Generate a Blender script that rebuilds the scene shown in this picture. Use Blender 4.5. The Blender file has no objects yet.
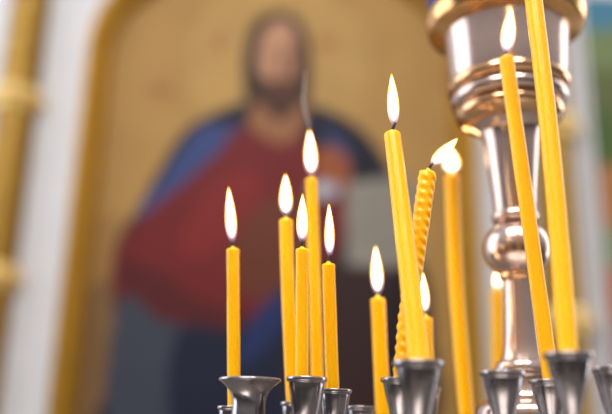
import bpy, bmesh, math, random
import numpy as np
from mathutils import Vector, Matrix
random.seed(4)
S = bpy.context.scene
COL = S.collection
PI = math.pi

# ------------------------------------------------------------------ camera
FPX = 767.0
CAMP = Vector((0, 0, 1.25))
PITCH, ROLL = math.radians(15.9), math.radians(1.35)
RM = Matrix.Rotation(PI/2 + PITCH, 3, 'X') @ Matrix.Rotation(ROLL, 3, 'Z')
cd = bpy.data.cameras.new('camera')
cam = bpy.data.objects.new('camera', cd); COL.objects.link(cam)
cam.matrix_world = Matrix.Translation(CAMP) @ RM.to_4x4()
cd.sensor_width = 36; cd.lens = FPX*36/612
cd.clip_start = .02; cd.clip_end = 60
cd.dof.use_dof = True; cd.dof.focus_distance = .375
cd.dof.aperture_fstop = cd.lens/14.0
S.camera = cam

def at(px, py, Y):
    d = RM @ Vector(((px-306)/FPX, -(py-207)/FPX, -1))
    return CAMP + d*(Y/d.y)
AX = RM @ Vector((0, 0, -1))
def depth(p): return (p-CAMP).dot(AX)
def rad(wpx, p): return wpx/2*depth(p)/FPX

# ------------------------------------------------------------------ materials
def srgb(r, g, b):
    f = lambda c: (c/255/12.92) if c/255 <= .04045 else ((c/255+.055)/1.055)**2.4
    return (f(r), f(g), f(b), 1)
def pbr(name, col, rough=.5, metal=0, var=.06, scale=40, bump=0, bscale=None, **kw):
    m = bpy.data.materials.new(name); m.use_nodes = True
    nt = m.node_tree; b = nt.nodes['Principled BSDF']
    b.inputs['Roughness'].default_value = rough; b.inputs['Metallic'].default_value = metal
    tc = nt.nodes.new('ShaderNodeTexCoord')
    nz = nt.nodes.new('ShaderNodeTexNoise'); nz.inputs['Scale'].default_value = scale; nz.inputs['Detail'].default_value = 4
    nt.links.new(tc.outputs['Object'], nz.inputs['Vector'])
    rp = nt.nodes.new('ShaderNodeValToRGB')
    rp.color_ramp.elements[0].position = .3; rp.color_ramp.elements[1].position = .7
    rp.color_ramp.elements[0].color = tuple(max(0, c*(1-var)) for c in col[:3])+(1,)
    rp.color_ramp.elements[1].color = tuple(min(1, c*(1+var)) for c in col[:3])+(1,)
    nt.links.new(nz.outputs['Fac'], rp.inputs['Fac'])
    nt.links.new(rp.outputs['Color'], b.inputs['Base Color'])
    if bump:
        n2 = nt.nodes.new('ShaderNodeTexNoise'); n2.inputs['Scale'].default_value = bscale or scale
        nt.links.new(tc.outputs['Object'], n2.inputs['Vector'])
        bp = nt.nodes.new('ShaderNodeBump'); bp.inputs['Strength'].default_value = bump; bp.inputs['Distance'].default_value = .01
        nt.links.new(n2.outputs['Fac'], bp.inputs['Height']); nt.links.new(bp.outputs['Normal'], b.inputs['Normal'])
    for k, v in kw.items(): b.inputs[k].default_value = v
    return m

M_wax = pbr('honey_wax', (1, .49, .001, 1), .28, 0, .015, 60,
            **{'Subsurface Weight': .8, 'Specular IOR Level': .3, 'Subsurface Radius': (1, .5, .08), 'Subsurface Scale': .006})
M_cup = pbr('pewter', (.36, .335, .35, 1), .17, 1, .08, 260)
M_rose = pbr('rose_silver', (.58, .44, .385, 1), .2, 1, .04, 120)
M_flame_tint = pbr('flame_tinted_metal', (.70, .42, .23, 1), .13, 1, .05, 120)  # orange reflection of the candle flames put into the ring metal's colour
M_flange = pbr('flame_reflection_metal', (.74, .42, .17, 1), .2, 1, .05, 120)  # flange tinted orange to stand for reflected candle flames
M_rosette = pbr('rosette_gilding', (.40, .23, .035, 1), .32, .5, .06, 50)
M_tray = pbr('tray_brass', (.34, .31, .28, 1), .3, 1, .08, 60)
M_gold = pbr('gilding', (.35, .175, .008, 1), .42, .4, .15, 30, .25, 60)
M_column = pbr('old_gilding', (.26, .135, .006, 1), .42, .4, .15, 30, .25, 60)
M_goldb = pbr('glint_gilding', (.80, .56, .20, 1), .3, .5, .06, 50)  # paler gold paints in the specular highlights of rings and beads
M_white = pbr('white_plaster', (.54, .54, .56, 1), .7, 0, .03, 8)
M_floor = pbr('stone_floor', (.25, .21, .17, 1), .5, 0, .2, 5)
M_wick = pbr('charred_wick', (.03, .02, .02, 1), .9, 0, .3, 900)
M_blue = pbr('blue_glass', (.02, .03, .35, 1), .08, 0, .05, 90, **{'Transmission Weight': .5, 'IOR': 1.45})

def emis(name, col, strength, base_col, mix_lo, mix_hi, p0, p1):
    """Emission with a transparent share that falls from mix_lo at height p0 to mix_hi at p1 (Generated z)."""
    m = bpy.data.materials.new(name); m.use_nodes = True
    nt = m.node_tree; nt.nodes.clear()
    out = nt.nodes.new('ShaderNodeOutputMaterial'); mx = nt.nodes.new('ShaderNodeMixShader')
    e = nt.nodes.new('ShaderNodeEmission'); t = nt.nodes.new('ShaderNodeBsdfTransparent')
    tc = nt.nodes.new('ShaderNodeTexCoord'); sp = nt.nodes.new('ShaderNodeSeparateXYZ')
    nt.links.new(tc.outputs['Generated'], sp.inputs[0])
    mr = nt.nodes.new('ShaderNodeMapRange')
    mr.inputs['From Min'].default_value = p0; mr.inputs['From Max'].default_value = p1
    mr.inputs['To Min'].default_value = mix_lo; mr.inputs['To Max'].default_value = mix_hi
    nt.links.new(sp.outputs['Z'], mr.inputs['Value'])
    cr = nt.nodes.new('ShaderNodeValToRGB')
    cr.color_ramp.elements[0].position = p0; cr.color_ramp.elements[0].color = base_col
    cr.color_ramp.elements[1].position = p1; cr.color_ramp.elements[1].color = col
    nt.links.new(sp.outputs['Z'], cr.inputs['Fac']); nt.links.new(cr.outputs['Color'], e.inputs['Color'])
    e.inputs['Strength'].default_value = strength
    nt.links.new(mr.outputs['Result'], mx.inputs['Fac'])
    nt.links.new(e.outputs[0], mx.inputs[1]); nt.links.new(t.outputs[0], mx.inputs[2])
    nt.links.new(mx.outputs[0], out.inputs['Surface'])
    return m
M_env = emis('flame_envelope', (1, .46, .08, 1), 3.6, (.35, .30, .55, 1), .97, .38, .05, .42)
M_core = emis('flame_heart', (1, .84, .52, 1), 14.0, (1, .62, .25, 1), 1.0, .0, .0, .30)
M_ember = emis('ember', (1, .3, .05, 1), 2.0, (1, .3, .05, 1), 0, 0, 0, 1)
def smoke_mat():
    m = bpy.data.materials.new('thin_smoke'); m.use_nodes = True
    nt = m.node_tree; nt.nodes.clear()
    out = nt.nodes.new('ShaderNodeOutputMaterial'); mx = nt.nodes.new('ShaderNodeMixShader')
    d = nt.nodes.new('ShaderNodeBsdfDiffuse'); d.inputs['Color'].default_value = (.9, .9, .9, 1)
    t = nt.nodes.new('ShaderNodeBsdfTransparent'); mx.inputs['Fac'].default_value = .91
    nt.links.new(d.outputs[0], mx.inputs[1]); nt.links.new(t.outputs[0], mx.inputs[2]); nt.links.new(mx.outputs[0], out.inputs['Surface'])
    return m
M_smoke = smoke_mat()

# ------------------------------------------------------------------ builders
def obj(name, bm, mat, parent=None, smooth=True, angle=None):
    me = bpy.data.meshes.new(name)
    bmesh.ops.recalc_face_normals(bm, faces=bm.faces[:])
    bm.to_mesh(me); bm.free()
    for p in me.polygons: p.use_smooth = smooth
    me.materials.append(mat)
    if smooth:
        try: me.set_sharp_from_angle(angle=math.radians(angle or 42))
        except Exception: pass
    o = bpy.data.objects.new(name, me); COL.objects.link(o)
    if parent:
        o.parent = parent
        o.matrix_parent_inverse = parent.matrix_basis.inverted() if parent.parent is None else \
            (parent.parent.matrix_basis @ parent.matrix_parent_inverse @ parent.matrix_basis).inverted()
    return o
def thing(name, label, cat, loc, group=None):
    o = bpy.data.objects.new(name, None); COL.objects.link(o)
    o.location = loc; o.empty_display_size = .01
    o['label'] = label; o['category'] = cat
    if group: o['group'] = group
    return o
def lathe(bm, prof, c, n=48):
    """prof: (radius, z) pairs; ends with radius 0 close to a point."""
    rings = []
    for r, z in prof:
        if r < 1e-6: rings.append([bm.verts.new((c[0], c[1], z))])
        else: rings.append([bm.verts.new((c[0]+r*math.cos(2*PI*k/n), c[1]+r*math.sin(2*PI*k/n), z)) for k in range(n)])
    for a, b in zip(rings, rings[1:]):
        for k in range(n):
            q = [a[k % len(a)], a[(k+1) % len(a)], b[(k+1) % len(b)], b[k % len(b)]]
            u = []
            for v in q:
                if v not in u: u.append(v)
            if len(u) > 2: bm.faces.new(u)
    return bm
def spline(pts, per=6):
    """Catmull-Rom through 2-D points."""
    P = [pts[0]]+list(pts)+[pts[-1]]; out = []
    for i in range(1, len(P)-2):
        for s in range(per):
            t = s/per; t2, t3 = t*t, t*t*t
            out.append(tuple(.5*((2*P[i][j])+(-P[i-1][j]+P[i+1][j])*t+(2*P[i-1][j]-5*P[i][j]+4*P[i+1][j]-P[i+2][j])*t2+(-P[i-1][j]+3*P[i][j]-3*P[i+1][j]+P[i+2][j])*t3) for j in range(len(P[i]))))
    out.append(tuple(pts[-1])); return out
def tube(bm, pts, radii, n=24, shape=None):
    """Swept tube with closed ends; shape(k_angle, arc_length) multiplies the radius."""
    rings = []; L = 0
    ref = Vector((0, 1, 0))
    for i, p in enumerate(pts):
        a = pts[max(0, i-1)]; b = pts[min(len(pts)-1, i+1)]
        t = (b-a).normalized()
        if i: L += (p-pts[i-1]).length
        u = (ref - t*ref.dot(t)).normalized(); v = t.cross(u)
        ring = []
        for k in range(n):
            th = 2*PI*k/n
            r = radii[i]*(shape(th, L) if shape else 1)
            ring.append(bm.verts.new(p+u*(r*math.cos(th))+v*(r*math.sin(th))))
        rings.append(ring)
    for a, b in zip(rings, rings[1:]):
        for k in range(n): bm.faces.new((a[k], a[(k+1) % n], b[(k+1) % n], b[k]))
    bm.faces.new(rings[0]); bm.faces.new(rings[-1])
    return bm
def box(bm, x0, x1, y0, y1, z0, z1):
    v = [bm.verts.new((x, y, z)) for x in (x0, x1) for y in (y0, y1) for z in (z0, z1)]
    for f in ((0,1,3,2),(4,6,7,5),(0,4,5,1),(2,3,7,6),(0,2,6,4),(1,5,7,3)): bm.faces.new([v[i] for i in f])
    return bm

# ------------------------------------------------------------------ setting
WY = 2.30
def struct(name, bm, m, smooth=False):
    o = obj(name, bm, m, None, smooth); o['kind'] = 'structure'; return o
struct('wall_back', box(bmesh.new(), -2.6, 2.6, WY, WY+.12, 0, 3.6), M_white)
struct('floor', box(bmesh.new(), -2.6, 2.6, -3, WY, -.1, 0), M_floor)

# ------------------------------------------------------------------ big icon in its gilded arch
IY = 2.26
DK = .52
cx = at(275, 207, IY).x
half_in = abs(at(97, 207, IY).x - cx)
half_out = abs(at(72, 207, IY).x - cx)
zs = at(92, 52, IY).z                         # springing of the arch
fw = half_out-half_in
def arch(a, b, z0, n=40):
    p = [(-a, z0)]+[(-a*math.cos(PI*k/n), zs+b*math.sin(PI*k/n)) for k in range(n+1)]+[(a, z0)]
    return p
icon_z0 = .62
Bin = .35
icon = thing('icon_painting', 'large arched icon of a bearded figure in red and blue robes, framed in gold', 'icon', (cx, IY, icon_z0))
icon.name = 'icon_painting'

def soft_poly(X, Z, pts):
    """1 inside polygon, 0 outside."""
    n = len(pts); inside = np.zeros(X.shape, bool)
    for i in range(n):
        x0, z0 = pts[i]; x1, z1 = pts[(i+1) % n]
        if z0 == z1: continue
        c = ((z0 > Z) != (z1 > Z)) & (X < (x1-x0)*(Z-z0)/(z1-z0)+x0)
        inside ^= c
    return inside
def P(pts, Y=IY): return [(lambda q: (q.x, q.z))(at(a, b, Y)) for a, b in pts]
def smooth_closed(pts, per=5):
    n = len(pts); out = []
    for i in range(n):
        p0, p1, p2, p3 = pts[i-1], pts[i], pts[(i+1) % n], pts[(i+2) % n]
        for s in range(per):
            t = s/per
            out.append(tuple(.5*(2*p1[j]+(p2[j]-p0[j])*t+(2*p0[j]-5*p1[j]+4*p2[j]-p3[j])*t*t+(3*p1[j]-p0[j]-3*p2[j]+p3[j])*t**3) for j in (0, 1)))
    return out
def ell(x, y, rx, ry, n=28): return [(x+rx*math.cos(2*PI*k/n), y+ry*math.sin(2*PI*k/n)) for k in range(n)]

def painted_panel(name, X0, X1, Z0, Z1, y, nx, nz, ground, layers, inside, rough, parent):
    xs = np.linspace(X0, X1, nx); zz = np.linspace(Z0, Z1, nz)
    GX, GZ = np.meshgrid(xs, zz)
    colr = np.zeros(GX.shape+(3,)); colr[:] = np.array(ground[:3])*DK
    for c, poly in layers:
        m = soft_poly(GX, GZ, poly); colr[m] = np.array(c[:3])*DK
    for _ in range(3):                                   # brushed, blended edges of the paint
        pad = np.pad(colr, ((1, 1), (1, 1), (0, 0)), mode='edge')
        colr = (pad[:-2, 1:-1]+pad[2:, 1:-1]+pad[1:-1, :-2]+pad[1:-1, 2:]+2*pad[1:-1, 1:-1])/6
    keep = inside(GX, GZ)
    bm = bmesh.new(); vs = {}
    idx = []
    for j in range(nz):
        for i in range(nx):
            if keep[j, i]:
                vs[j, i] = bm.verts.new((GX[j, i], y, GZ[j, i])); idx.append((j, i))
    for j in range(nz-1):
        for i in range(nx-1):
            q = [(j, i), (j, i+1), (j+1, i+1), (j+1, i)]
            if all(k in vs for k in q): bm.faces.new([vs[k] for k in q])
    m = pbr('paint_'+name, (.5, .5, .5, 1), rough, 0, **{'Specular IOR Level': .12})
    nt = m.node_tree; at_ = nt.nodes.new('ShaderNodeAttribute'); at_.attribute_name = 'paint'
    mix = nt.nodes.new('ShaderNodeMix'); mix.data_type = 'RGBA'; mix.blend_type = 'MULTIPLY'; mix.inputs['Factor'].default_value = 1
    rp = [n for n in nt.nodes if n.type == 'VALTORGB'][0]
    rp.color_ramp.elements[0].color = (.88, .88, .88, 1); rp.color_ramp.elements[1].color = (1, 1, 1, 1)
    nz_ = [n for n in nt.nodes if n.type == 'TEX_NOISE'][0]; nz_.inputs['Scale'].default_value = 9
    b = nt.nodes['Principled BSDF']
    nt.links.new(at_.outputs['Color'], mix.inputs[6]); nt.links.new(rp.outputs['Color'], mix.inputs[7])
    nt.links.new(mix.outputs[2], b.inputs['Base Color'])
    o = obj(name, bm, m, parent, False)
    a = o.data.attributes.new('paint', 'FLOAT_COLOR', 'POINT')
    buf = np.ones((len(idx), 4), dtype=np.float32)
    for n, (j, i) in enumerate(idx): buf[n, :3] = colr[j, i]
    a.data.foreach_set('color', buf.ravel())
    return o

c = srgb
G0 = c(206, 160, 92)
L = []
def lay(col, pts, sm=True): L.append((col, smooth_closed(P(pts)) if sm else P(pts)))
lay(c(188, 142, 84), [(60, 250), (140, 230), (140, 440), (40, 440)])
lay(c(150, 114, 76), [(60, 310), (150, 280), (160, 440), (30, 440)])
lay(c(214, 170, 100), ell(278, 66, 92, 88))
# mantle, back layer
lay(c(44, 40, 54), [(246, 104), (212, 114), (184, 132), (160, 168), (138, 208), (116, 244), (112, 290), (120, 360), (116, 440), (420, 440), (424, 300), (404, 200), (388, 166), (362, 134), (322, 108)])
lay(c(72, 88, 142), [(234, 112), (205, 124), (182, 148), (162, 178), (138, 214), (152, 214), (182, 190), (214, 162), (238, 142)])
lay(c(36, 34, 46), [(246, 102), (222, 110), (204, 122), (228, 124), (246, 120)])
# red tunic
RED = c(132, 44, 44)
lay(RED, [(240, 128), (222, 148), (192, 176), (152, 208), (122, 238), (112, 268), (118, 304), (146, 322), (190, 334), (238, 328), (284, 300), (326, 268), (346, 230), (340, 180), (318, 148), (300, 134)])
lay(c(104, 42, 44), [(118, 262), (128, 300), (170, 330), (230, 332), (250, 310), (200, 300), (160, 270)])
lay(c(150, 50, 46), [(200, 200), (240, 170), (262, 190), (230, 240), (205, 260), (180, 250)])
lay(c(124, 66, 46), [(236, 240), (262, 204), (296, 196), (312, 232), (292, 280), (258, 300), (240, 284)])
# dark folds below
lay(c(78, 82, 96), [(120, 300), (160, 320), (200, 338), (206, 440), (110, 440)])
lay(c(42, 46, 68), [(178, 330), (240, 330), (290, 300), (310, 440), (180, 440)])
lay(c(48, 62, 112), [(252, 318), (292, 282), (300, 300), (262, 350), (236, 366)])
lay(c(68, 46, 46), [(300, 280), (350, 262), (424, 266), (424, 440), (296, 440)])
lay(c(46, 34, 40), [(392, 270), (424, 268), (424, 440), (380, 440)])
# dark shoulder on the right
lay(c(38, 36, 52), [(302, 106), (338, 114), (370, 138), (388, 172), (356, 182), (330, 164), (308, 140)])
lay(c(66, 76, 122), [(322, 128), (344, 140), (352, 160), (336, 158)])
lay(c(178, 98, 60), [(318, 150), (340, 150), (352, 172), (340, 190), (318, 182)])
lay(c(206, 208, 220), ell(324, 190, 14, 9))
# open book
lay(c(176, 168, 154), [(346, 184), (382, 178), (416, 180), (422, 262), (384, 268), (348, 264)], False)
for k in range(6):
    lay(c(140, 128, 118), [(352, 194+k*11), (378, 191+k*11), (378, 194+k*11), (352, 197+k*11)], False)
    lay(c(140, 128, 118), [(386, 190+k*11), (412, 191+k*11), (412, 194+k*11), (386, 193+k*11)], False)
lay(c(150, 140, 130), [(381, 178), (384, 178), (386, 268), (382, 268)], False)
# neck, hair, face
lay(c(70, 50, 44), [(246, 40), (258, 18), (278, 11), (298, 18), (309, 40), (312, 74), (308, 108), (292, 120), (262, 118), (247, 104), (243, 74)])
lay(c(180, 122, 84), [(262, 98), (300, 98), (304, 124), (288, 142), (270, 140), (248, 122)])
lay(c(226, 168, 130), ell(280, 58, 22, 38))
lay(c(150, 98, 74), [(294, 34), (302, 56), (298, 86), (288, 92), (292, 60)])
lay(c(92, 62, 48), [(258, 72), (268, 80), (281, 78), (294, 80), (303, 70), (302, 98), (290, 116), (280, 120), (268, 114), (258, 96)])
lay(c(150, 84, 72), ell(281, 87, 7, 2.5))
for ex in (270, 290):
    lay(c(60, 42, 36), ell(ex, 55, 5, 2.2)); lay(c(84, 58, 44), [(ex-7, 49), (ex, 46), (ex+7, 49), (ex, 48)])
lay(c(150, 98, 72), [(279, 54), (282, 54), (285, 74), (276, 74)])
# red painted letters beside the head
RL = c(176, 92, 56)
def stroke(pts, w=2.4):
    for (x0, y0), (x1, y1) in zip(pts, pts[1:]):
        d = math.hypot(x1-x0, y1-y0); nx, ny = -(y1-y0)/d*w/2, (x1-x0)/d*w/2
        lay(RL, [(x0+nx, y0+ny), (x1+nx, y1+ny), (x1-nx, y1-ny), (x0-nx, y0-ny)], False)
stroke([(213, 36), (213, 50)])
stroke([(227, 38), (222, 36), (219, 43), (222, 50), (227, 48)])
stroke([(318, 37), (327, 51)]); stroke([(327, 37), (318, 51)])
stroke([(339, 39), (334, 37), (331, 44), (334, 51), (339, 49)])
stroke([(150, 88), (172, 92)], 5)
def in_arch(X, Z):
    e = np.clip((Z-zs)/Bin, 0, 1)
    return (np.abs(X-cx) <= (half_in+.012)*np.sqrt(1-e*e)+.002) & (Z <= zs+Bin+.008)
painted_panel('painted_panel', cx-half_in-.012, cx+half_in+.012, icon_z0, zs+Bin+.01, IY, 230, 330, G0, L, in_arch, .55, icon)

def arch_frame(bm, ai, bi, ao, bo, z0, steps):
    """Moulded arch: profile steps (t across 0..1, y) swept round the opening."""
    n = 48; rows = []
    for t, y in steps:
        a = ai+(ao-ai)*t; b = bi+(bo-bi)*t
        rows.append([bm.verts.new((cx+x, y, z)) for x, z in arch(a, b, z0, n)])
    for r0, r1 in zip(rows, rows[1:]):
        for k in range(len(r0)-1): bm.faces.new((r0[k], r0[k+1], r1[k+1], r1[k]))
    return bm
Bo = Bin+fw*1.05
obj('gilded_frame', arch_frame(bmesh.new(), half_in, Bin, half_out, Bo, icon_z0-.05,
    [(0, WY), (0, IY-.025), (.12, IY-.045), (.25, IY-.03), (.4, IY-.035), (.62, IY-.075), (.8, IY-.075), (.92, IY-.05), (1, IY-.03), (1, WY)]), M_gold, icon, True, 60)
obj('sill', box(bmesh.new(), cx-half_out-.02, cx+half_out+.02, IY-.1, WY, icon_z0-.13, icon_z0-.05), M_gold, icon, False)

# ------------------------------------------------------------------ gilded half-columns
def column(px, side, ys, label):
    cy = WY-.02
    p = at(px, 207, cy); r = abs(at(px+20, 207, cy).x-p.x)
    t = thing('gilded_column', label, 'column', (p.x, cy, 0), 'gilded columns of the icon screen')
    ctr = (p.x, cy)
    bm = bmesh.new()
    n = 64; prof = [(r*1.5, 0), (r*1.5, .18), (r*1.2, .2), (r*1.2, .26), (r, .3), (r, 3.2), (r*1.3, 3.26), (r*1.5, 3.4), (0, 3.4)]
    lathe(bm, prof, ctr, n)
    obj('shaft', bm, M_column, t)
    for k, y in enumerate(ys):
        z = at(px, y, cy-.05).z
        ring = [(r*.98, z-0.0405), (r*1.12, z-0.0378), (r*1.2, z-0.0243), (r*1.12, z-0.0149), (r*1.3, z-0.0081), (r*1.36, z), (r*1.3, z+0.0081), (r*1.12, z+0.0149), (r*1.2, z+0.0243), (r*1.12, z+0.0378), (r*.98, z+0.0405)]
        b2 = obj('ring_moulding', lathe(bmesh.new(), ring, ctr, 64), M_goldb, t)
        bm = bmesh.new()                                 # row of beads round the ring
        for a in range(14):
            th = 2*PI*(a+.5)/14
            bmesh.ops.create_uvsphere(bm, u_segments=12, v_segments=8, radius=r*.17,
                matrix=Matrix.Translation((p.x+r*1.3*math.cos(th), cy+r*1.3*math.sin(th), z)))
        obj('bead_row', bm, M_goldb, b2)
    for y in (ys[0]-77, ys[0]-48, ys[0]-20):             # carved rosettes on the shaft
        z = at(px, y, cy-.05).z
        bm = bmesh.new()
        for a in range(7):
            q = (p.x+(0 if a == 6 else r*.42*math.cos(a*PI/3)), cy-r*.93+(.0 if a == 6 else r*.05), z+(0 if a == 6 else r*.42*math.sin(a*PI/3)))
            bmesh.ops.create_uvsphere(bm, u_segments=14, v_segments=8, radius=r*.27, matrix=Matrix.Translation(q) @ Matrix.Diagonal((1, .7, 1, 1)))
        obj('rosette', bm, M_rosette, t)
    return t
column(3, 'l', (95, 275), 'gilded column with beaded rings, left of the big icon beside the white wall strip')
column(556, 'r', (122, 320), 'gilded column with beaded rings behind the tall candle, right of the big icon')

# ------------------------------------------------------------------ second icon on the right
RY = 2.27
rx0 = at(597, 207, RY).x; rx1 = rx0+.62
t2 = thing('icon_painting', 'second painted icon with blue sky, green hills and orange robes at the right edge', 'icon', (rx0+.31, RY, .62))
L2 = []
def lay2(col, y0, y1, xa=560, xb=900, dy=0):
    L2.append((col, P([(xa, y0), (xb, y0+dy), (xb, y1+dy), (xa, y1)], RY)))
lay2(c(96, 156, 184), -200, 34)
lay2(c(142, 158, 108), 30, 76, dy=-10)
lay2(c(120, 128, 84), 70, 120)
lay2(c(98, 122, 70), 112, 170, dy=8)
lay2(c(204, 140, 92), 166, 232, dy=-6)
lay2(c(150, 164, 120), 228, 270)
lay2(c(206, 108, 66), 268, 326, dy=6)
lay2(c(176, 140, 134), 322, 480)
painted_panel('painted_panel', rx0, rx1, .62, zs+.25, RY, 60, 160, c(150, 140, 90), L2, lambda X, Z: X > -9, .55, t2)
bm = bmesh.new()
for x0, x1, z0, z1 in ((rx0-.006, rx0+.004, .62, zs+.25), (rx1-.004, rx1+.02, .62, zs+.25), (rx0-.006, rx1+.02, .60, .62), (rx0-.006, rx1+.02, zs+.25, zs+.27)):
    box(bm, x0, x1, RY-.008, WY, z0, z1)
obj('picture_edge', bm, M_white, t2, False)

# ------------------------------------------------------------------ the candle stand
PY = .45
pa = at(517, 250, PY)
TRAY_Z = CAMP.z-.050
stand = thing('candle_stand', 'metal church candle stand with pewter cups around a tall turned lamp pillar', 'candle stand', (pa.x, PY, 0))
bm = bmesh.new()
lathe(bm, [(0, TRAY_Z-.006), (.255, TRAY_Z-.006), (.266, TRAY_Z+.002), (.270, TRAY_Z+.010), (.266, TRAY_Z+.012), (.262, TRAY_Z+.006), (.252, TRAY_Z), (0, TRAY_Z)], (pa.x, PY), 96)
obj('tray', bm, M_tray, stand)
obj('floor_pole', lathe(bmesh.new(), [(0, 0), (.2, 0), (.2, .02), (.06, .05), (.03, .1), (.025, .5), (.04, .55), (.025, .6), (.025, 1.1), (.05, TRAY_Z-.006), (0, TRAY_Z-.006)], (pa.x, PY), 48), M_tray, stand)

def zr(y, hw):
    p = at(pa.x*0+517-(250-y)*.055, y, PY)
    return (hw*depth(p)/FPX, p.z)
def prof(l, per=5, smooth=True):
    q = [zr(y, w) for y, w in l]
    return spline(q, per) if smooth else q
PC = (pa.x, PY)
z_low = TRAY_Z
main = [zr(y, w) for y, w in ((124, 44), (130, 34), (137, 28.5), (160, 25.5), (190, 22.5), (215, 20.5))]
bm = bmesh.new(); lathe(bm, [(0, zr(120, 1)[1])]+spline(main, 6)+[(0, main[-1][1]-.001)], PC, 72)
pillar = obj('lamp_pillar', bm, M_rose, stand, True, 60)
def sub(name, l, m, per=6, smooth=True, cap=True):
    q = prof(l, per, smooth); 
    if cap: q = [(0, q[0][1])]+q+[(0, q[-1][1])]
    return obj(name, lathe(bmesh.new(), q, PC, 80), m, pillar, True, 38)
sub('flange', [(15, 66), (14, 74), (17, 76.5), (23, 78), (29, 76.5), (33, 74), (36, 66), (38, 58)], M_flange)
sub('drum', [(37, 61), (44, 60), (60, 59), (76, 58), (84, 57)], M_rose, smooth=False)
sub('ring', [(83, 54), (84, 58), (88, 60), (92, 59), (95, 55)], M_flame_tint)
sub('ring', [(94, 52), (96, 55), (101, 57.5), (106, 56), (109, 51)], M_rose)
sub('ring', [(108, 48), (111, 51), (115, 53), (120, 51), (125, 44), (127, 38)], M_flame_tint)
sub('collar', [(212, 18), (214, 22), (218, 23.5), (222, 22), (224, 18)], M_rose)
R_ = 33.5
sub('ball_knop', [(249-29.5*math.cos(PI*k/16), max(.5, R_*math.sin(PI*k/16))) for k in range(1, 16)], M_rose, 3)
sub('collar', [(272, 14), (274, 18), (277, 19), (280, 18), (282, 15)], M_flame_tint)
sub('lower_neck', [(279, 15), (300, 15.5), (330, 17), (350, 19), (361, 22)], M_rose)
zf = [(360, 20), (362, 25), (366, 27.5), (371, 28), (374, 25.5), (378, 24), (388, 25), (397, 29), (401, 38), (404, 45), (409, 49), (416, 50.5), (424, 50)]
q = spline([zr(y, w) for y, w in zf], 4)
obj('foot_dome', lathe(bmesh.new(), [(0, q[0][1])]+q+[(q[-1][0]*1.06, TRAY_Z+.004), (q[-1][0]*1.06, TRAY_Z), (0, TRAY_Z)], PC, 80), M_rose, pillar, True, 38)

# blue glass lamp resting in the flange
q = [zr(y, w) for y, w in ((15, 40), (14.5, 64), (10, 73), (-10, 78), (-50, 80), (-70, 76))]
qi = [(r-.003, z+.003) for r, z in q]
gl = obj('oil_lamp_glass', lathe(bmesh.new(), [(0, q[0][1])]+q+[(q[-1][0]-.003, q[-1][1])]+qi[::-1][1:]+[(0, qi[0][1])], PC, 64), M_blue)
gl['label'] = 'dark blue glass oil lamp resting on top of the turned lamp pillar'; gl['category'] = 'oil lamp'

# cups
cups = {}
def cup(key, px, py, w, Y, style='goblet', label=None, crad=None):
    p = at(px, py, Y); R = rad(w, p); z = p.z
    if style == 'goblet':
        out = [(.22, None), (.20, -3.0), (.24, -2.65), (.42, -2.35), (.60, -1.9), (.72, -1.4), (.80, -.9), (.86, -.5), (.88, -.28), (.92, -.24), (.98, -.2), (1.0, -.1), (.985, -.02), (.94, 0)]
        inn = [(.84, -.02), (.80, -.15), (.78, -.5), (.74, -.9), (.70, -1.15), (.64, -1.25), (0, -1.25)]
    elif style == 'bowl':
        out = [(.20, None), (.19, -2.9), (.22, -2.7), (.30, -2.4), (.42, -2.05), (.54, -1.65), (.66, -1.22), (.76, -.82), (.83, -.48), (.87, -.28), (.92, -.23), (.98, -.19), (1.0, -.1), (.985, -.02), (.94, 0)]
        inn = [(.85, -.02), (.80, -.15), (.77, -.45), (.70, -.72), (.62, -.90), (.58, -.94), (0, -.94)]
    else:
        out = [(.20, None), (.18, -2.6), (.26, -2.35), (.44, -2.05), (.54, -1.6), (.54, -1.15), (.53, -.85), (.56, -.6), (.64, -.42), (.80, -.24), (.94, -.13), (1.0, -.09), (1.0, -.03), (.97, 0)]
        inn = [(.92, -.03), (.78, -.16), (.6, -.36), (.50, -.6), (.46, -.9), (.44, -1.1), (0, -1.1)]
    zt = min(TRAY_Z, z-3.2*R)
    body = spline([(r, d) for r, d in out[2:]], 4)
    pr = [(0, TRAY_Z), (.55*R, TRAY_Z), (.5*R, TRAY_Z+.002), (out[0][0]*R, TRAY_Z+.006), (out[1][0]*R, z+out[1][1]*R)]
    if z+out[1][1]*R < TRAY_Z+.007: pr = [(0, TRAY_Z), (out[0][0]*R, TRAY_Z)]
    pr += [(r*R, z+d*R) for r, d in body if z+d*R > TRAY_Z+.001]
    pr += [(r*R, z+d*R) for r, d in inn]
    o = obj('candle_cup', lathe(bmesh.new(), pr, (p.x, p.y), 48), M_cup, stand, True, 50)
    if label: o['label'] = label
    cups[key] = (p, R, z-{'goblet': 1.25, 'bowl': .94, 'flare': 1.1}[style]*R)
cup('A', 568, 353, 50, .305, 'bowl')
cup('B', 418, 361, 52, .32, 'bowl')
cup('C', 502, 371, 46, .34, 'bowl')
cup('D', 307, 377, 41, .372)
cup('E', 335, 389, 34, .392)
cup('F', 361, 406, 29, .43)
cup('G', 232, 406, 29, .405)
cup('H', 401, 378, 41, .36, 'bowl')
cup('I', 295, 402, 29, .425)
cup('J', 549, 380, 40, .358, 'bowl')
cup('K', 613, 367, 46, .335, 'bowl')
cup('L', 250, 378, 62, .375, 'flare', 'wide flaring drip cup')
cup('M', 384, 416, 28, .452)
cup('N', 427, 388, 28, .445)
cup('O', 318, 398, 28, .465)
cup('Q', 468, 424, 28, .50)
cup('T', 499, 420, 24, .62)

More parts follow.
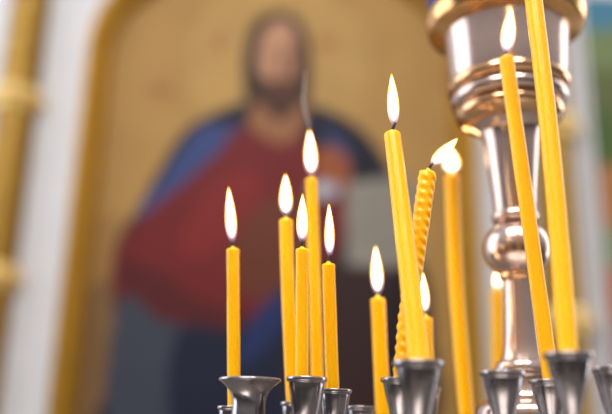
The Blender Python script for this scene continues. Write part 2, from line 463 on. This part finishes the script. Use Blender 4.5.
# ------------------------------------------------------------------ candles
GROUP = 'lit honey-coloured candles on the stand'
def candle(label, cupkey, path, wt, wb, Yt, Yb, flame=None, fw_px=12, twist=False, lean_wick=(2, -6), smoke=False, ember=False):
    """path: pixels from the top of the wax down to the cup rim; flame: pixels of its tip (and optional bend)."""
    path = [(path[0][0], path[0][1]+2.6)]+list(path[1:]); lean_wick = (lean_wick[0], lean_wick[1]-2.2); n = len(path)
    pts2 = spline(path, 10) if n > 2 else [tuple(path[0][j]+(path[1][j]-path[0][j])*k/24 for j in (0, 1)) for k in range(25)]
    y0, y1 = pts2[0][1], pts2[-1][1]
    W = []
    for x, y in pts2:
        s = (y-y0)/(y1-y0); W.append(at(x, y, Yt+(Yb-Yt)*s))
    cp, cR, cz = cups[cupkey]
    # run on from the rim down to the floor of its cup, kept inside the cup
    d = (W[-1]-W[-2]).normalized()
    e = W[-1]+d*((cz-W[-1].z)/d.z) if d.z < -.2 else Vector((W[-1].x, W[-1].y, cz))
    rb = rad(wb, W[-1]); lim = max(.0002, cR*.56-rb*1.08)
    off = Vector((e.x-cp.x, e.y-cp.y)); 
    if off.length > lim: off *= lim/off.length
    e = Vector((cp.x+off.x, cp.y+off.y, cz+rb*.42+.0002))
    for k in range(1, 6): W.append(W[len(pts2)-1].lerp(e, k/5))
    W = W[::-1]                                           # base first
    top = W[-1]
    rt = rad(wt, top)
    N = len(W); zb, ztp = W[0].z, top.z
    t = thing('candle', label, 'candle', e, GROUP)
    # densify
    nd = 220 if twist else 60
    acc = [0]
    for a, b in zip(W, W[1:]): acc.append(acc[-1]+(b-a).length)
    LT = acc[-1]; pts = []; rr = []
    i = 0
    for k in range(nd+1):
        s = LT*k/nd
        while i < N-2 and acc[i+1] < s: i += 1
        f = (s-acc[i])/max(1e-9, acc[i+1]-acc[i]); pts.append(W[i].lerp(W[i+1], f)); rr.append(rb+(rt-rb)*k/nd)
    tang = (pts[-1]-pts[-3]).normalized()
    # slightly molten, rounded top with a shallow well at the wick
    base_top = pts[-1]
    for h, q in ((.10, .985), (.19, .93), (.25, .82), (.30, .64), (.40, .42), (.56, .26), (.80, .16)):
        pts.append(base_top+tang*(rt*h)); rr.append(rt*q)
    ph = random.random()*6
    if twist:
        pitch = rt*4.6
        def shp(th, s): 
            return 1+.045*math.cos(4*(th+2*PI*s/pitch))+.035*math.sin(2*PI*s/(rt*1.1))+.02*math.sin(3*th+s*300)
        n_ = 40
    else:
        def shp(th, s): return 1+.010*math.sin(2*th+s*90+ph)+.008*math.sin(th+s*210+ph)
        n_ = 28
    # last rings: a melted lip that is not perfectly round
    bm = tube(bmesh.new(), pts, rr, n_, shp)
    obj('wax_body', bm, M_wax, t, True, 70)
    if flame is None: return t
    w0 = base_top+tang*(rt*.6)
    x0, y0 = path[0]
    Yw = w0.y
    w2 = at(x0+lean_wick[0], y0+lean_wick[1], Yw)
    w1 = w0.lerp(w2, .5)+tang*(.0004)
    wp = [Vector(q) for q in spline([tuple(w0), tuple(w1), tuple(w2)], 5)]
    wr = .00075
    wk = obj('wick', tube(bmesh.new(), wp, [wr]*(len(wp)-1)+[wr*.6], 10), M_wick, t)
    if ember:
        bm = bmesh.new(); bmesh.ops.create_icosphere(bm, subdivisions=2, radius=.0008, matrix=Matrix.Translation(wp[-2])); obj('glowing_tip', bm, M_ember, wk)
    # flame round the wick
    f0 = w0.lerp(w2, .55); f3 = at(flame[0], flame[1], Yw)
    up = tang*((f3-f0).length*.32)
    f1 = f0+up*.9+(f3-f0)*.03
    fr = rad(fw_px, f0)
    def bez(t): 
        c1 = f0.lerp(f3, .36)+(w2-w0)*.10
        return f0*(1-t)**2+c1*(2*t*(1-t))+f3*t*t
    shape = [(0, .16), (.07, .42), (.17, .72), (.28, .92), (.40, 1), (.54, .97), (.67, .83), (.79, .61), (.89, .38), (.96, .19), (1, .03)]
    sp = spline(shape, 2)
    fl = obj('flame', tube(bmesh.new(), [bez(s) for s, q in sp], [fr*max(.02, q) for s, q in sp], 20), M_env, t)
    def core_t(s): return .13+.83*s
    obj('flame_core', tube(bmesh.new(), [bez(core_t(s)) for s, q in sp], [fr*.72*max(.02, q) for s, q in sp], 18), M_core, fl)
    if smoke:
        sm = [at(flame[0]+dx, flame[1]-dy, Yw) for dx, dy in ((0, -1), (-1, 8), (-4, 18), (-6, 30), (-5, 44), (-4, 60))]
        sm = [Vector(q) for q in spline([tuple(q) for q in sm], 4)]
        obj('smoke_wisp', tube(bmesh.new(), sm, [rad(1.2+3.2*math.sin(PI*k/(len(sm)-1)), f3) for k in range(len(sm))], 10), M_smoke, t)
    return t

candle('short candle farthest left, alone beside the wide flared cup', 'G', [(233, 248), (234, 404)], 13, 13, .405, .405, (228.5, 187), 11, lean_wick=(-1, -7))
candle('candle second from the left, behind and left of the tight cluster of four', 'I', [(286, 219), (288, 290), (293, 398)], 13.6, 14.5, .425, .425, (285.5, 174), 12.8, lean_wick=(0, -4))
candle('thin candle with low flame in the cluster, standing in front of the tallest one', 'D', [(302, 248), (302, 376)], 13, 13.5, .372, .372, (302.5, 194), 11.5, lean_wick=(0, -8))
candle('tallest candle of the left cluster, with smoke rising from its flame', 'O', [(311.5, 178), (314, 270), (318, 396)], 12.2, 13.5, .465, .465, (309.5, 130), 12.2, lean_wick=(0, -3), smoke=True)
candle('shortest candle at the right of the cluster, with dark curled wick showing', 'E', [(328.5, 263), (332.5, 388)], 13, 14, .388, .391, (329, 204), 9.8, lean_wick=(2, -9))
candle('short candle alone between the left cluster and the thick leaning candle', 'M', [(378, 298), (383, 414)], 15, 15, .45, .45, (375.5, 246), 11.8, lean_wick=(0, -3))
candle('short candle half hidden behind the right side of the thick leaning candle', 'N', [(425.5, 317), (428, 386)], 14, 14, .445, .445, (422, 272), 10.5, lean_wick=(-1, -4))
candle('thick smooth candle leaning left, with tall narrow flame, in front of the twisted candle', 'B', [(392.5, 133), (405, 240), (419, 362)], 17, 22.5, .355, .322, (391.5, 74), 11.8, lean_wick=(3, -11))
candle('spiral twisted candle with its flame blown to the right', 'H', [(427.5, 172), (418.5, 240), (408, 310), (402, 376)], 17.5, 17.5, .372, .361, (457.5, 138.5), 12.5, twist=True, lean_wick=(6, -10), ember=True)
candle('blurred candle with round bright flame just right of the twisted candle', 'Q', [(452, 175), (456.5, 285), (467.5, 422)], 15, 15, .50, .50, (450.5, 148), 17, lean_wick=(0, -2))
candle('distant blurred candle low behind the neck of the lamp pillar', 'T', [(497.5, 289), (499, 418)], 13, 13, .62, .62, (497.5, 271), 6, lean_wick=(0, -2))
candle('long leaning candle whose flame crosses the drum of the lamp pillar', 'J', [(506.5, 57), (551, 380)], 14.8, 16.5, .378, .360, (511, 7), 14, lean_wick=(0, -6))
candle('tallest candle at far right, reaching out of the top of the picture', 'A', [(527, -56), (548, 120), (560, 250), (568, 353)], 17, 20, .345, .306, (524, -110), 15, lean_wick=(0, -6))

# ------------------------------------------------------------------ light
w = bpy.data.worlds.new('World'); S.world = w; w.use_nodes = True
nt = w.node_tree; bg = nt.nodes['Background']
tc = nt.nodes.new('ShaderNodeTexCoord'); sp = nt.nodes.new('ShaderNodeSeparateXYZ'); cr = nt.nodes.new('ShaderNodeValToRGB')
nt.links.new(tc.outputs['Generated'], sp.inputs[0])
mr = nt.nodes.new('ShaderNodeMapRange'); mr.inputs['From Min'].default_value = -1; nt.links.new(sp.outputs['Z'], mr.inputs['Value'])
nt.links.new(mr.outputs['Result'], cr.inputs['Fac'])
e = cr.color_ramp.elements
e[0].position = .40; e[0].color = (.07, .062, .058, 1)
e[1].position = .68; e[1].color = (.43, .40, .40, 1)
e.new(.54).color = (.20, .185, .185, 1)
e.new(1.0).color = (.6, .6, .62, 1)
nt.links.new(cr.outputs['Color'], bg.inputs['Color']); bg.inputs['Strength'].default_value = 1.0

def area_light(name, loc, target, sx, sz, power, col):
    ld = bpy.data.lights.new(name, 'AREA'); ld.shape = 'RECTANGLE'; ld.size = sx; ld.size_y = sz; ld.energy = power; ld.color = col
    o = bpy.data.objects.new(name, ld); COL.objects.link(o); o.location = loc
    o.rotation_euler = (Vector(target)-Vector(loc)).to_track_quat('-Z', 'Y').to_euler()
area_light('window_daylight_left', (-2.3, 1.2, 2.1), (0.1, .9, 1.4), 1.7, 2.6, 34, (.80, .88, 1))
area_light('window_daylight_right', (2.5, 1.5, 2.1), (.1, .9, 1.4), 1.1, 2.6, 24, (.92, .95, 1))
area_light('added_high_fill', (-.3, -.8, 3.7), (0, 1.9, 1.3), 2.0, 1.2, 90, (1, .97, .94))  # added fill from above, brightens wall and candles; not a known window

S.cycles.use_denoising = True
S.cycles.sample_clamp_indirect = 4
S.cycles.max_bounces = 8; S.cycles.transparent_max_bounces = 16
S.view_settings.view_transform = 'Standard'; S.view_settings.look = 'None'
S.view_settings.exposure = .38; S.view_settings.gamma = 1; S.view_settings.use_curve_mapping = False
